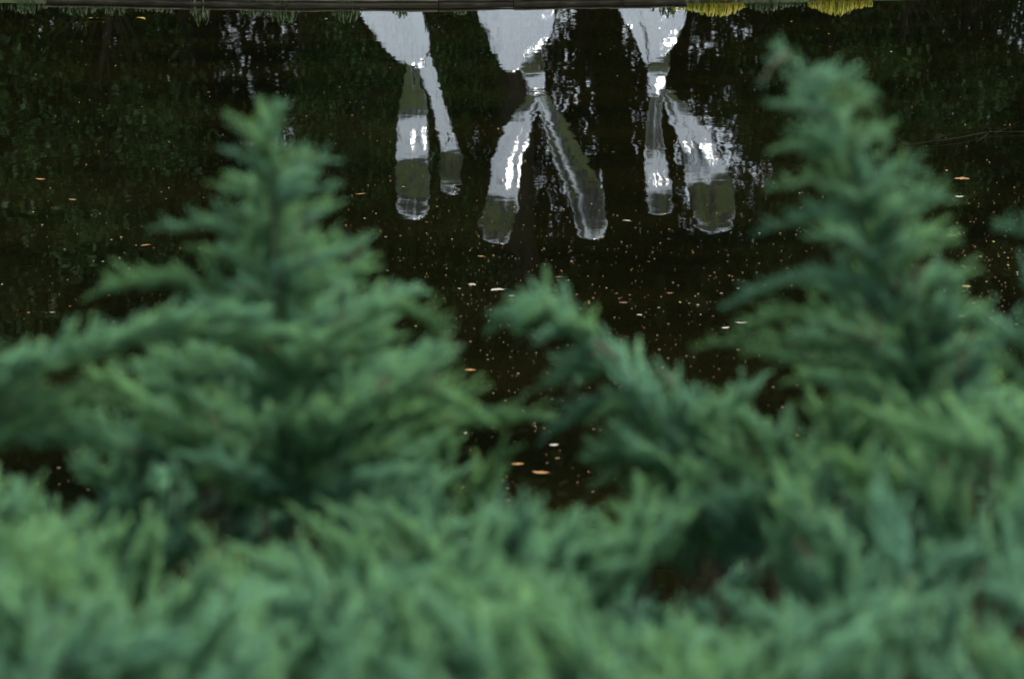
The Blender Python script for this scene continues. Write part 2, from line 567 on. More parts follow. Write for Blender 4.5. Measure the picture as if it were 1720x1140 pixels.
sculptures = [
    dict(base=(660, 10), label='polished steel sculpture with two long lobes, reflected leftmost of the three beside the timber edging',
         parts=[('body', [(632, -40, 120, -.22, .3), (655, 10, 104, -.12, .3), (672, 45, 90, -.04, .3), (690, 80, 72, .05, .35), (704, 112, 46, .10, .4)], None),
                ('lobe', [(694, 92, 12, .32, .5), (694, 140, 34, .25, .4), (693, 200, 52, .12, .30), (692, 258, 58, .34, .28), (693, 305, 60, .22, .3), (694, 366, 62, .02, .35)], (-.25, .45)),
                ('lobe', [(706, 90, 34, .10, .5), (728, 150, 24, .2, .4), (746, 215, 30, .38, .35), (756, 258, 38, .52, .35), (757, 322, 38, .25, .4)], (-.35, .5))]),
    dict(base=(870, 10), label='polished steel sculpture with widely spread lobes, reflected in the middle of the three',
         parts=[('body', [(868, -40, 150, -.28, .3), (868, 15, 134, -.14, .3), (868, 50, 122, -.04, .3), (862, 85, 80, .05, .35), (860, 112, 34, .10, .5), (862, 124, 16, .12, .6)], None),
                ('neck', [(890, 60, 30, .36, .7), (892, 110, 42, .1, .6), (900, 135, 34, .02, .4), (901, 178, 34, .26, .4)], None),
                ('lobe', [(902, 158, 22, .1, .5), (876, 205, 40, .06, .3), (852, 270, 54, .28, .28), (846, 325, 56, .52, .28), (836, 370, 62, .40, .3), (832, 412, 58, .2, .4)], (-.45, .6)),
                ('lobe', [(904, 158, 26, .1, .5), (930, 205, 36, .08, .4), (958, 270, 52, -.08, .35), (985, 330, 58, -.25, .35), (996, 405, 54, -.42, .4)], (.55, .5))]),
    dict(base=(1098, 10), label='polished steel sculpture with one narrow and one broad lobe, reflected rightmost of the three',
         parts=[('body', [(1100, -40, 140, -.28, .3), (1098, 5, 122, -.16, .3), (1102, 40, 100, -.06, .3), (1100, 75, 62, .04, .35), (1096, 100, 36, .10, .5), (1094, 116, 16, .12, .6)], (.6, .5)),
                ('neck', [(1112, 60, 28, .36, .7), (1108, 105, 38, .1, .6), (1103, 128, 34, .02, .4), (1102, 170, 32, .26, .4)], None),
                ('lobe', [(1104, 158, 24, .15, .5), (1098, 215, 28, .06, .4), (1100, 270, 40, .0, .35), (1106, 320, 48, .20, .3), (1114, 362, 36, .10, .4)], (-.2, .7)),
                ('lobe', [(1118, 152, 16, .1, .5), (1140, 190, 36, .04, .35), (1167, 235, 56, .16, .28), (1184, 286, 74, .48, .26), (1196, 330, 80, .40, .3), (1200, 388, 76, .1, .35)], (.2, .9))]),
]
for sc in sculptures:
    b = refl(sc['base'][0], sc['base'][1], SY)
    org = (b.x, SY, zfar(b.x, SY))
    e = empty('steel_sculpture', org, sc['label'], 'sculpture', 'polished steel sculptures on the far bank')
    for (nm, rows, gr) in sc['parts']:
        loft_obj(nm, nodes_from(rows), e, org, M_steel, groove=gr)
    # round stone foot the sculpture stands on
    th = np.linspace(0, 2 * np.pi, 41)[:-1]
    V, F = [], []
    for (rr, zz) in [(0.62, -0.1), (0.62, 0.10), (0.58, 0.14), (0.0001, 0.14)]:
        for a in th: V.append((rr * math.cos(a), rr * 0.7 * math.sin(a) - 0.25, zz))
    for i in range(3):
        for j in range(40):
            F.append((i * 40 + j, i * 40 + (j + 1) % 40, (i + 1) * 40 + (j + 1) % 40, (i + 1) * 40 + j))
    link('plinth', mesh_np('plinth', V, F, [M_timber]), e)


# ------------------------------------------------------------------ trees
def leaf_cards(C, size, r, flat=0.0):
    """C: centres (n,3) -> two triangles per leaf, each leaf a bent rhombus"""
    n = len(C)
    d = r.normal(size=(n, 3)); d /= np.linalg.norm(d, axis=1)[:, None]
    e = r.normal(size=(n, 3)); e -= d * (e * d).sum(1)[:, None]; e /= np.linalg.norm(e, axis=1)[:, None]
    nn = np.cross(d, e)
    s = size * r.uniform(0.6, 1.3, n)[:, None]
    V = np.stack([C - d * s * 0.6, C + e * s * 0.32 + nn * s * 0.1, C + d * s * 0.6, C - e * s * 0.32 + nn * s * 0.1], 1).reshape(-1, 3)
    i = np.arange(n)[:, None] * 4
    F = np.concatenate([i + np.array([[0, 1, 2]]), i + np.array([[0, 2, 3]])])
    return V, F


def tree_meshes(seed, H, cb, cr_, nl, leaf, mat, clumps=90, top=1.0):
    """H height, cb crown base, cr_ crown radius"""
    r = np.random.default_rng(seed)
    G = Geo()
    ang = r.uniform(0, 6.28)
    pts = [np.array([0, 0, -0.3])]
    for i in range(1, 8):
        z = H * 0.85 * i / 7
        pts.append(np.array([0.35 * math.sin(i * 0.9 + ang) * i / 7 + r.normal() * 0.06, 0.3 * math.cos(i * 0.7 + ang) * i / 7 + r.normal() * 0.06, z]))
    P = smooth_path(pts, 22)
    V, F = tube_np(P, np.linspace(0.24, 0.05, 22) * H / 12 * (1 + 0.5 * np.exp(-np.linspace(0, 22, 22))), 10)
    G.add(V, F, 0)
    cz = (cb + H) / 2; hz = (H - cb) / 2
    cl_c = []
    while len(cl_c) < clumps:
        q = r.uniform(-1, 1, 3)
        rr = np.linalg.norm(q)
        if rr > 1 or rr < 0.35: continue
        q = q * (1 + 0.12 * math.sin(q[0] * 7 + seed) * math.cos(q[1] * 6))
        cl_c.append(np.array([q[0] * cr_, q[1] * cr_, cz + q[2] * hz]))
    for c in cl_c[::3]:
        zt = min(max(cb * 0.75, c[2] - 1.6 - 0.3 * np.hypot(c[0], c[1])), H * 0.8)
        i0 = np.argmin(abs(P[:, 2] - zt))
        s = P[i0]
        mid = (s + c) / 2 + np.array([0, 0, -0.25]) + r.normal(size=3) * 0.15
        V, F = tube_np(smooth_path([s, mid, c], 8), np.linspace(0.075, 0.015, 8) * H / 12, 5)
        G.add(V, F, 0)
    trunk = G.mesh('trunk', [M_bark], smooth=True)
    C, T, Hh = [], [], []
    per = nl // clumps
    for c in cl_c:
        rad = r.uniform(0.5, 1.15) * cr_ / 3.6
        q = r.normal(size=(per, 3)) * np.array([rad, rad, rad * 0.62]) * 0.62
        C.append(c + q)
        T.append(np.clip(r.normal(0.35, 0.15) + r.normal(size=per) * 0.2, 0, 1)); Hh.append(np.full(per, r.random()))
    C = np.concatenate(C); T = np.concatenate(T); Hh = np.concatenate(Hh)
    V, F = leaf_cards(C, leaf, r)
    crown = mesh_np('crown', V, F, [mat], None, {'tip': np.repeat(T, 4), 'hue': np.repeat(Hh, 4)})
    return trunk, crown


protos = {
    'oak': tree_meshes(11, 15, 3.5, 4.2, 24000, 0.26, M_leaf, 110),
    'elm': tree_meshes(12, 16, 4.1, 4.0, 24000, 0.25, M_leaf, 110),
    'lime': tree_meshes(13, 17, 5.5, 4.4, 24000, 0.28, M_leaf, 110),
    'shrub': tree_meshes(14, 4.2, 0.3, 1.7, 15000, 0.09, M_leafb, 70),
    'sparse': tree_meshes(16, 5.0, 0.8, 2.2, 2700, 0.16, M_leaf, 55),
    'tall': tree_meshes(15, 8.5, 0.5, 2.2, 30000, 0.115, M_leafb, 110),
}


def plant_tree(kind, x, y, s, rz, name, label, cat, group, zs=1.0):
    z = zfar(x, y) if y > 10 else 1.0
    e = empty(name, (x, y, z), label, cat, group, rz)
    e.scale = (s, s, s * zs)
    t, c = protos[kind]
    link('trunk', t, e); link('crown', c, e)
    return e


G_tree = 'tall trees behind the far bank'
G_shrub = 'shrubs growing on the far bank'
high = [
    ('oak', -11.5, 33.5, 1.0), ('elm', -7.3, 31.8, .95), ('oak', -2.5, 33.0, 1.0), ('elm', 0.1, 31.6, 1.0), ('oak', 4.4, 33.2, 1.02), ('elm', 8.0, 32.2, .95), ('oak', 12.0, 33.6, 1.0),
    ('elm', -9.4, 38.6, 1.1), ('lime', -5.0, 39.5, .95), ('lime', -1.9, 38.4, .92), ('lime', 2.6, 39.6, .95), ('elm', 6.2, 38.8, 1.1), ('oak', 10.4, 39.5, 1.2),
    ('lime', -12.5, 47, 1.1), ('lime', -7.2, 48.5, 1.1), ('lime', -2.6, 47.2, 1.15), ('lime', 2.0, 48.6, 1.18), ('lime', 6.6, 47.4, 1.15), ('lime', 11.5, 48.0, 1.1),
]
side_word = ['far left', 'left', 'left of centre', 'centre', 'right of centre', 'right', 'far right']
def side_of(x, y):
    u = x / y
    return side_word[min(6, max(0, int((u + 0.30) / 0.6 * 7)))]
row_words = {0: 'front row', 1: 'second row', 2: 'back row'}
seen = {}
for i, (k, x, y, s) in enumerate(high):
    row = 0 if y < 36 else 1 if y < 44 else 2
    xs_row = sorted(h[1] for h in high if (0 if h[2] < 36 else 1 if h[2] < 44 else 2) == row)
    rank = xs_row.index(x)
    ordn = ['leftmost', 'second from the left', 'third from the left', 'fourth from the left', 'third from the right', 'second from the right', 'rightmost'] if len(xs_row) == 7 else \
           ['leftmost', 'second from the left', 'third from the left', 'third from the right', 'second from the right', 'rightmost']
    plant_tree(k, x, y, s, rnd.uniform(0, 6.28), 'broadleaf_tree',
               f'tall dark broadleaf tree reflected in the pond, {ordn[rank]} in the {row_words[row]}', 'tree', G_tree)

under = [  # kind, x, y, scale, zscale, label
    ('tall', -8.6, 30.2, 1.0, 1.0, 'tall bushy shrub mass reflected at the left edge of the pond'),
    ('shrub', -6.6, 28.6, 1.0, 1.1, 'rounded green shrub reflected left of the leftmost dark gap'),
    ('tall', -6.5, 31.0, .95, 1.0, 'tall bushy shrub reflected left of the narrow bright sky gap'),
    ('shrub', -4.9, 29.0, .8, 1.2, 'low shrub reflected beside the narrow bright sky gap'),
    ('tall', -1.55, 31.4, .68, 1.15, 'narrow tall shrub reflected just left of the leftmost steel sculpture'),
    ('shrub', -1.75, 28.8, .55, 1.1, 'low dense shrub reflected next to the leftmost steel sculpture'),
    ('shrub', -1.0, 30.6, .55, 0.9, 'small shrub reflected behind the leftmost steel sculpture'),
    ('shrub', 4.7, 29.6, .78, 1.1, 'low shrub reflected right of the rightmost steel sculpture'),
    ('tall', 4.1, 31.6, .58, 1.0, 'tall shrub reflected behind the right juniper spire'),
    ('tall', 8.6, 31.0, 1.0, 1.0, 'tall bushy shrub reflected at the right edge of the pond'),
    ('tall', -11.8, 31.0, 1.1, 1.0, 'tall bushy shrub beyond the left end of the timber edging'),
    ('tall', 11.8, 31.0, 1.1, 1.0, 'tall bushy shrub beyond the right end of the far bank'),
    ('shrub', 6.1, 32.5, .75, 1.2, 'low shrub reflected near the right end of the far bank'),
    ('tall', -2.8, 45.0, .8, 1.0, 'distant bushy shrub seen against the sky left of the leftmost sculpture reflection'),
    ('tall', -0.4, 46.0, .6, 1.4, 'distant bushy shrub seen against the sky between the leftmost and middle sculptures'),
    ('sparse', 1.9, 42.0, .8, 1.6, 'thin leafed shrub seen against the sky right of the middle sculpture'),
    ('sparse', 2.6, 45.5, 0.85, 1.1, 'thin leafed shrub seen against the sky between the middle and rightmost sculptures'),
    ('sparse', 4.4, 43.0, 0.8, 1.1, 'thin leafed shrub seen against the sky right of the rightmost sculpture'),
    ('sparse', 4.0, 38.5, 0.65, 1.1, 'thin leafed shrub in front of the sky right of the rightmost sculpture'),
    ('sparse', 1.0, 36.0, 0.75, 1.7, 'thin leafed shrub seen between the lobes of the middle sculpture'),
    ('sparse', 5.2, 36.0, 0.9, 1.2, 'thin leafed shrub nearer the bank right of the rightmost sculpture'),
    ('sparse', -4.1, 43.5, 0.9, 1.0, 'thin leafed shrub in the narrow sky gap at the left'),
    ('tall', -6.7, 47.0, 1.0, 1.0, 'distant bushy shrub left of the narrow sky gap'),
    ('tall', -10.5, 42.5, 1.3, 1.0, 'distant bushy shrub behind the left part of the bank'),
    ('sparse', 6.4, 40.0, 1.1, 1.1, 'thin leafed shrub seen against the sky at the upper right'),
    ('tall', 9.8, 43.5, 1.3, 1.0, 'distant bushy shrub behind the right part of the bank'),
    ('tall', -7.6, 44.5, 1.4, 1.0, 'large distant shrub filling the gap between trunks at the left'),
    ('tall', 7.0, 44.5, 1.1, 1.0, 'large distant shrub filling the gap between trunks at the right'),
]
for k, x, y, s, zs, lab in under:
    plant_tree(k, x, y, s, rnd.uniform(0, 6.28), 'leafy_shrub', lab, 'shrub', G_shrub, zs)

# trees behind the viewer: what the steel lobes mirror
for i, (x, y, s) in enumerate([(-26, -20, 1.0), (-14, -24, 1.0), (-4, -22, .9), (7, -24, 1.0), (18, -21, .95), (30, -18, 1.0)]):
    plant_tree('oak', x, y, s, i * 1.3, 'broadleaf_tree', 'tall broadleaf tree on the near side of the pond, mirrored in the steel sculptures', 'tree', 'trees on the near side of the pond')


# ------------------------------------------------------------------ floating leaves
def leaf_mat(name, a, b):
    return noise_mat(name, [(0.3, a), (0.7, b)], (1, 1, 1), 25, rough=0.6, spec=0.3)


LM = {'orange': leaf_mat('leaf_orange', (0.15, 0.08, 0.025), (0.27, 0.14, 0.045)),
      'yellow': leaf_mat('leaf_yellow', (0.22, 0.16, 0.05), (0.34, 0.24, 0.07)),
      'brown': leaf_mat('leaf_brown', (0.10, 0.06, 0.03), (0.18, 0.11, 0.05)),
      'pale': leaf_mat('leaf_pale', (0.22, 0.21, 0.17), (0.38, 0.36, 0.30)),
      'green': leaf_mat('leaf_green', (0.14, 0.20, 0.05), (0.24, 0.30, 0.08))}


def leaf_mesh(seed, mat, lobes=0):
    r = np.random.default_rng(seed)
    n = 9
    t = np.linspace(0, 1, n)
    half = np.sin(t * np.pi) ** 0.75 * 0.27 * (1 + 0.18 * np.sin(t * np.pi * 5 + seed))
    curl = r.uniform(-0.10, 0.18); cup = r.uniform(0.05, 0.35)
    V = []
    for i in range(n):
        z0 = 0.02 + curl * (t[i] - 0.5) ** 2 * 2
        V.append((t[i] - 0.5, half[i], z0 + cup * half[i]))
        V.append((t[i] - 0.5, 0, z0))
        V.append((t[i] - 0.5, -half[i], z0 + cup * half[i] * r.uniform(0.3, 1)))
    F = []
    for i in range(n - 1):
        a = i * 3
        F += [(a, a + 1, a + 4), (a, a + 4, a + 3), (a + 1, a + 2, a + 5), (a + 1, a + 5, a + 4)]
    # stalk
    b = len(V)
    V += [(-0.5, 0.012, 0.02), (-0.5, -0.012, 0.02), (-0.72, 0.03, 0.05)]
    F.append((b, b + 1, b + 2))
    return mesh_np('floating_leaf', V, F, [LM[mat]])


leafM = {c: [leaf_mesh(i * 7 + j, c) for i in range(3)] for j, c in enumerate(LM)}
special = [(835, 487, 31, 'pale', 'largest pale leaf floating above the middle juniper tip'),
           (793, 478, 17, 'pale', 'narrow pale leaf left of the largest pale leaf'),
           (859, 497, 12, 'pale', 'short pale leaf just right of the largest pale leaf'),
           (605, 327, 22, 'orange', 'orange leaf floating left of the leftmost steel reflection'),
           (808, 431, 14, 'orange', 'orange leaf below the lobe tips of the middle reflection'),
           (938, 466, 16, 'orange', 'orange leaf alone in the dark water at the centre'),
           (1125, 493, 14, 'orange', 'orange leaf between the middle juniper and the right spire'),
           (1048, 509, 16, 'brown', 'rusty brown curled leaf right of centre'),
           (1074, 529, 12, 'pale', 'pale leaf above the arch of the middle juniper'),
           (1245, 543, 26, 'pale', 'broad pale leaf by the left branch tips of the right spire'),
           (1219, 551, 16, 'pale', 'smaller pale leaf just left of the broad pale leaf'),
           (1616, 302, 30, 'orange', 'long orange leaf right of the right spire near the top'),
           (1611, 331, 18, 'pale', 'pale leaf under the long orange leaf at the right'),
           (1598, 397, 24, 'yellow', 'yellow leaf right of the middle of the right spire'),
           (1623, 482, 20, 'yellow', 'bright yellow leaf in the drift of leaves at the right'),
           (1617, 531, 20, 'pale', 'pinkish pale leaf low beside the right spire'),
           (122, 336, 16, 'orange', 'orange leaf at the far left under the dark reflections'),
           (68, 302, 20, 'orange', 'flat orange leaf near the left edge'),
           (790, 622, 22, 'orange', 'long orange leaf between the left and middle junipers'),
           (908, 795, 34, 'orange', 'long orange leaf lowest in the gap between the junipers'),
           (930, 748, 20, 'pale', 'pale leaf in the gap between the two junipers'),
           (870, 780, 24, 'orange', 'brown orange leaf left in the lowest water gap'),
           (988, 205, 3, 'green', 'tiny green leaf'),
           (920, 254, 10, 'green', 'bright green leaf between the lobes of the middle reflection'),
           (1052, 371, 20, 'pale', 'narrow tan leaf between the middle and right reflections'),
           (245, 413, 20, 'orange', 'orange leaf left of the left juniper spire'),
           (165, 33, 38, 'yellow', 'long yellow blade floating near the far bank at the left'),
           (235, 32, 26, 'yellow', 'yellow blade floating right of the longest yellow blade'),
           (88, 525, 12, 'pale', 'pale speck of a leaf above the arching left juniper branch')]
special = [s for s in special if s[2] > 5]


def put_leaf(px, py, wpx, col, label, group):
    p = onwater(px, py)
    dist = p.length
    L_ = 0.88 * wpx / FPX * (p - Vector((0, 0, CAM_Z))).length
    o = link('floating_leaf', rnd.choice(leafM[col]))
    o.location = (p.x, p.y, 0.001)
    o.rotation_euler = (rnd.uniform(-.06, .06), rnd.uniform(-.06, .06), rnd.choice([0, math.pi]) + rnd.uniform(-.5, .5) if label else rnd.uniform(0, 6.28))
    s = L_
    o.scale = (s, s * rnd.uniform(0.7, 1.1), s)
    return tag(o, label or group[0], 'leaf', group[1])


for s in special:
    put_leaf(*s, ('', 'leaves floating on the pond'))
cols = ['orange'] * 4 + ['yellow'] * 2 + ['brown'] * 6 + ['pale'] * 4 + ['green'] * 1
for i in range(265):
    # leaves lie thicker towards the right and the lower gaps, as drifts
    u = rnd.random()
    if u < 0.30: px, py = rnd.gauss(1640, 60), rnd.gauss(460, 60)
    elif u < 0.45: px, py = rnd.gauss(1080, 110), rnd.gauss(510, 35)
    elif u < 0.60: px, py = rnd.gauss(860, 90), rnd.gauss(680, 90)
    elif u < 0.70: px, py = rnd.gauss(700, 80), rnd.gauss(430, 60)
    elif u < 0.85: px, py = rnd.uniform(0, 560), rnd.uniform(30, 560)
    else: px, py = rnd.uniform(560, 1720), rnd.uniform(30, 640)
    py = max(py, 26)
    col = rnd.choice(cols)
    w_ = abs(rnd.gauss(0, 3.2)) + 2.5
    names = {'orange': 'small orange leaf', 'yellow': 'small yellow leaf', 'brown': 'small brown leaf', 'pale': 'small pale leaf', 'green': 'small green leaf'}
    put_leaf(px, py, w_, col, None, (names[col] + ' among many scattered on the dark pond', names[col] + 's scattered on the pond'))
# specks of seed and leaf crumbs too many to count
G = Geo()
r = np.random.default_rng(5)
for i in range(2300):
    px = r.uniform(-60, 1780); py = 22 + 900 * r.random() ** 0.9
    if r.random() < 0.5:
        px = r.normal(1600, 130) if r.random() < 0.4 else r.normal(900, 260); py = abs(r.normal(480, 130)) + 22
    p = onwater(px, py)
    if p.y > ybank(p.x) - 0.1: continue
    s = 0.0025 + 0.006 * r.random() ** 3; a = r.uniform(0, 6.28)
    k = 5
    th = np.arange(k) / k * 2 * np.pi + r.uniform(-.5, .5, k)
    Vr = np.stack([p.x + s * np.cos(th + a), p.y + s * 0.6 * np.sin(th + a), 0.003 + s * 0.25 * r.random(k)], 1)
    G.add(np.vstack([Vr, [[p.x, p.y, 0.004 + s * 0.3]]]), [(k, j, (j + 1) % k) for j in range(k)], 0, 0, int(r.choice([0, 0, 0, 1, 2])) if r.random() < .8 else 0)
o = link('leaf_specks', G.mesh('leaf_specks', [LM['brown'], LM['brown'], LM['yellow'], LM['pale']]))
tag(o, 'tiny specks of leaf and seed strewn over the dark pond', 'leaf litter', kind='stuff')

# thin dead branch lying in the water at the right
G = Geo()
pts = [onwater(x, y) + Vector((0, 0, z)) for x, y, z in [(1484, 247, .004), (1540, 244, .012), (1610, 236, .018), (1660, 226, .015), (1730, 224, .012), (1800, 219, .01)]]
V, F = tube_np(smooth_path(pts, 26), np.linspace(0.002, 0.0032, 26), 6); G.add(V, F, 0)
for a, b in [((1560, 240), (1600, 229)), ((1660, 228), (1640, 244)), ((1670, 227), (1700, 217))]:
    V, F = tube_np([list(onwater(*a) + Vector((0, 0, .014))), list(onwater(*b) + Vector((0, 0, .02)))], [0.002, 0.0012], 5); G.add(V, F, 0)
org = onwater(1600, 236)
o = link('fallen_branch', G.mesh('fallen_branch', [M_bark], tuple(org), smooth=True)); o.location = org
o.data.materials[0] = noise_mat('wet_twig', [(0.3, (0.010, 0.008, 0.005)), (0.7, (0.028, 0.022, 0.014))], (1, 1, 1), 9, rough=0.9, spec=0.1)
tag(o, 'thin dead branch lying half sunk in the water right of the right juniper', 'branch')


# ------------------------------------------------------------------ junipers
def branchlet(seed, plume=False):
    """unit spray along +X: fine twigs clothed in small scale leaves"""
    r = np.random.default_rng(seed)
    Vs, Fs, As, n = [], [], [], 0
    def spike(p, d, L_, rad, a0, a1):
        nonlocal n
        d = d / np.linalg.norm(d)
        e = np.cross(d, [0.1, 0.2, 1.0]); e /= np.linalg.norm(e); f = np.cross(d, e)
        V = [p + rad * e, p + rad * (-0.5 * e + 0.87 * f), p + rad * (-0.5 * e - 0.87 * f), p + d * L_]
        Vs.extend(V); As.extend([a0, a0, a0, a1])
        Fs.extend([(n, n + 1, n + 3), (n + 1, n + 2, n + 3), (n + 2, n, n + 3)]); n += 4
    X = np.array([1.0, 0, 0])
    # gently nodding axis
    nod = r.uniform(-0.18, 0.05)
    ax = lambda t: np.array([t, 0.04 * math.sin(t * 3 + seed), nod * t * t])
    for i in range(3):
        spike(ax(i / 3), ax((i + 1.2) / 3) - ax(i / 3), 0.42, 0.020 * (1 - i * 0.25), i / 3, (i + 1) / 3)
    m = 30 if plume else 17
    for i in range(m):
        t = 0.06 + 0.90 * i / m
        sgn = 1 if i % 2 else -1
        th = R(r.normal(38, 9)); tilt = r.normal(0, 0.8)
        d = np.array([math.cos(th), sgn * math.sin(th) * math.cos(tilt), math.sin(th) * math.sin(tilt) + 0.1])
        L_ = ((0.27 * (1 - t) + 0.03) if plume else (0.36 * (1 - t) ** 0.6 + 0.10)) * r.uniform(0.75, 1.15)
        p = ax(t)
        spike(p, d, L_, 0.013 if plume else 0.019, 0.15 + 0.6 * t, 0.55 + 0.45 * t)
        k = max(2, int(L_ / (0.045 if plume else 0.055)))
        for j in range(k):
            q = p + d / np.linalg.norm(d) * L_ * (j + 0.6) / k
            az = r.uniform(0, 6.28)
            w_ = d * 0.8 + 0.6 * np.array([0, math.cos(az), math.sin(az)])
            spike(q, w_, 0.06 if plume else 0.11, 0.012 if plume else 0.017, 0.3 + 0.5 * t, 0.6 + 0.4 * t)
    return np.array(Vs), np.array(Fs), np.array(As)


BR = [branchlet(100 + i) for i in range(8)] + [branchlet(200 + i, True) for i in range(6)]
JR = np.random.default_rng(21)


def rot_from(dx, roll, r):
    dx = dx / np.linalg.norm(dx)
    up = np.array([0, 0, 1.0]) + r.normal(size=3) * 0.3
    dy = np.cross(up, dx); dy /= np.linalg.norm(dy); dz = np.cross(dx, dy)
    c, s = math.cos(roll), math.sin(roll)
    return np.stack([dx, dy * c + dz * s, dz * c - dy * s], 1)


def bough_geo(G, P, w0, w1, dens=1.0, upb=0.38, wood=0.0025, hue=None, spread=0.72, start=0.0):
    """clothe an axis P (n,3) with branchlets; length w0 at the root to w1 at the tip"""
    r = JR
    s = np.concatenate([[0], np.cumsum(np.linalg.norm(np.diff(P, axis=0), axis=1))])
    L_ = s[-1]
    V, F = tube_np(P, np.linspace(wood, wood * 0.3, len(P)), 5, cap=False)
    G.add(V, F, 0, 0, 1)
    n = int(L_ / 0.0024 * dens); w0 *= 1.08; w1 *= 1.08
    hue = r.random() if hue is None else hue
    for i in range(n):
        t = start + (1 - start) * (i + r.random()) / n
        q = t * L_
        p = np.array([np.interp(q, s, P[:, k]) for k in range(3)])
        q2 = min(q + 0.01, L_); q1 = q2 - 0.01
        T = np.array([np.interp(q2, s, P[:, k]) - np.interp(q1, s, P[:, k]) for k in range(3)]); T /= np.linalg.norm(T)
        az = r.uniform(0, 6.28)
        e = np.cross(T, [0.1, 1.0, 0.2]); e /= np.linalg.norm(e); f = np.cross(T, e)
        rad = e * math.cos(az) + f * math.sin(az) * 0.8 + np.array([0, 0, upb])
        opening = spread * (1 - 0.45 * t)
        d = T * math.cos(opening) + rad * math.sin(opening)
        ln = (w0 * (1 - t) + w1 * t) * r.uniform(0.35, 1.1) * 0.72
        pl = r.random() < 0.20
        if pl:
            ln = (w0 * (1 - t) + w1 * t) * r.uniform(1.1, 1.9) * (1 - 0.25 * t)
            d = T * 0.75 + rad * 0.45 + np.array([0, 0, 0.22])
        if t > 0.985: d = T + r.normal(size=3) * 0.15; ln = w1 * 1.5; pl = True
        Vb, Fb, Ab = BR[int(r.integers(8, 14) if pl else r.integers(0, 8))]
        Rm = rot_from(d, r.uniform(0, 6.28), r)
        Vw = (Vb * ln) @ Rm.T + p
        dead = r.random() < 0.012
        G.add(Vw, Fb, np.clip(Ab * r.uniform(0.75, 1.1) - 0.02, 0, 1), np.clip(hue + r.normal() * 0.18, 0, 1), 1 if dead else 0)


class Juniper:
    def __init__(self, px, Y, label):
        p = at(px, 1100, Y)
        z = znear(p.x, Y)
        self.base = np.array([p.x, Y, z])
        self.e = empty('juniper_shrub', tuple(self.base), label, 'juniper', 'juniper shrubs on the near bank')

    def path(self, pts):
        return smooth_path([at(*q) if len(q) == 3 else q for q in pts], max(8, 5 * len(pts)))

    def limb(self, G, root, rad=0.006):
        b = self.base.copy(); root = np.asarray(root)
        mid = b * 0.45 + root * 0.55; mid[2] = b[2] + (root[2] - b[2]) * 0.35
        V, F = tube_np(smooth_path([b - [0, 0, 0.05], mid, root], 9), np.linspace(rad * 2.2, rad, 9), 6, cap=False)
        G.add(V, F, 0, 0, 1)

    def finish(self, G, name='bough'):
        link(name, G.mesh(name, [M_jun, M_wood], self.base), self.e)

    def bough(self, pts, w0, w1, dens=1.0, limb=True, **kw):
        G = Geo()
        P = self.path(pts)
        bough_geo(G, P, w0, w1, dens, **kw)
        if limb: self.limb(G, P[0])
        self.finish(G)

    def leader(self, pts, wood=0.0045):
        P = self.path(pts)
        G = Geo()
        V, F = tube_np(P, np.linspace(wood, wood * 0.25, len(P)), 7, cap=False); G.add(V, F, 0, 0, 1)
        self.limb(G, P[0], wood)
        self.finish(G, 'stem')
        return P




def cone_fill(J, Y, axis, left, right, n, y0, y1):
    """side boughs between the big ones, filling the cone of a spire"""
    ys = [p[1] for p in axis]; xs_ = [p[0] for p in axis]
    for k in range(n):
        yy = y0 + (y1 - y0) * ((k + rnd.random()) / n)
        cx = np.interp(yy, ys, xs_)
        sd_ = 1 if k % 2 else -1
        half = np.interp(yy, [q[0] for q in (right if sd_ > 0 else left)], [q[1] for q in (right if sd_ > 0 else left)]) * rnd.uniform(.38, .85)
        up = half * rnd.uniform(.15, .7)
        dz = rnd.uniform(-.2, .16) * half / 150
        w = .022 + .00016 * half
        J.bough([(cx, yy + 18, Y), (cx + sd_ * half * .5, yy - up * .35, Y + dz * .6), (cx + sd_ * half, yy - up * .8, Y + dz)], w, w * .55, 1.1, limb=False)

Y1 = 3.15
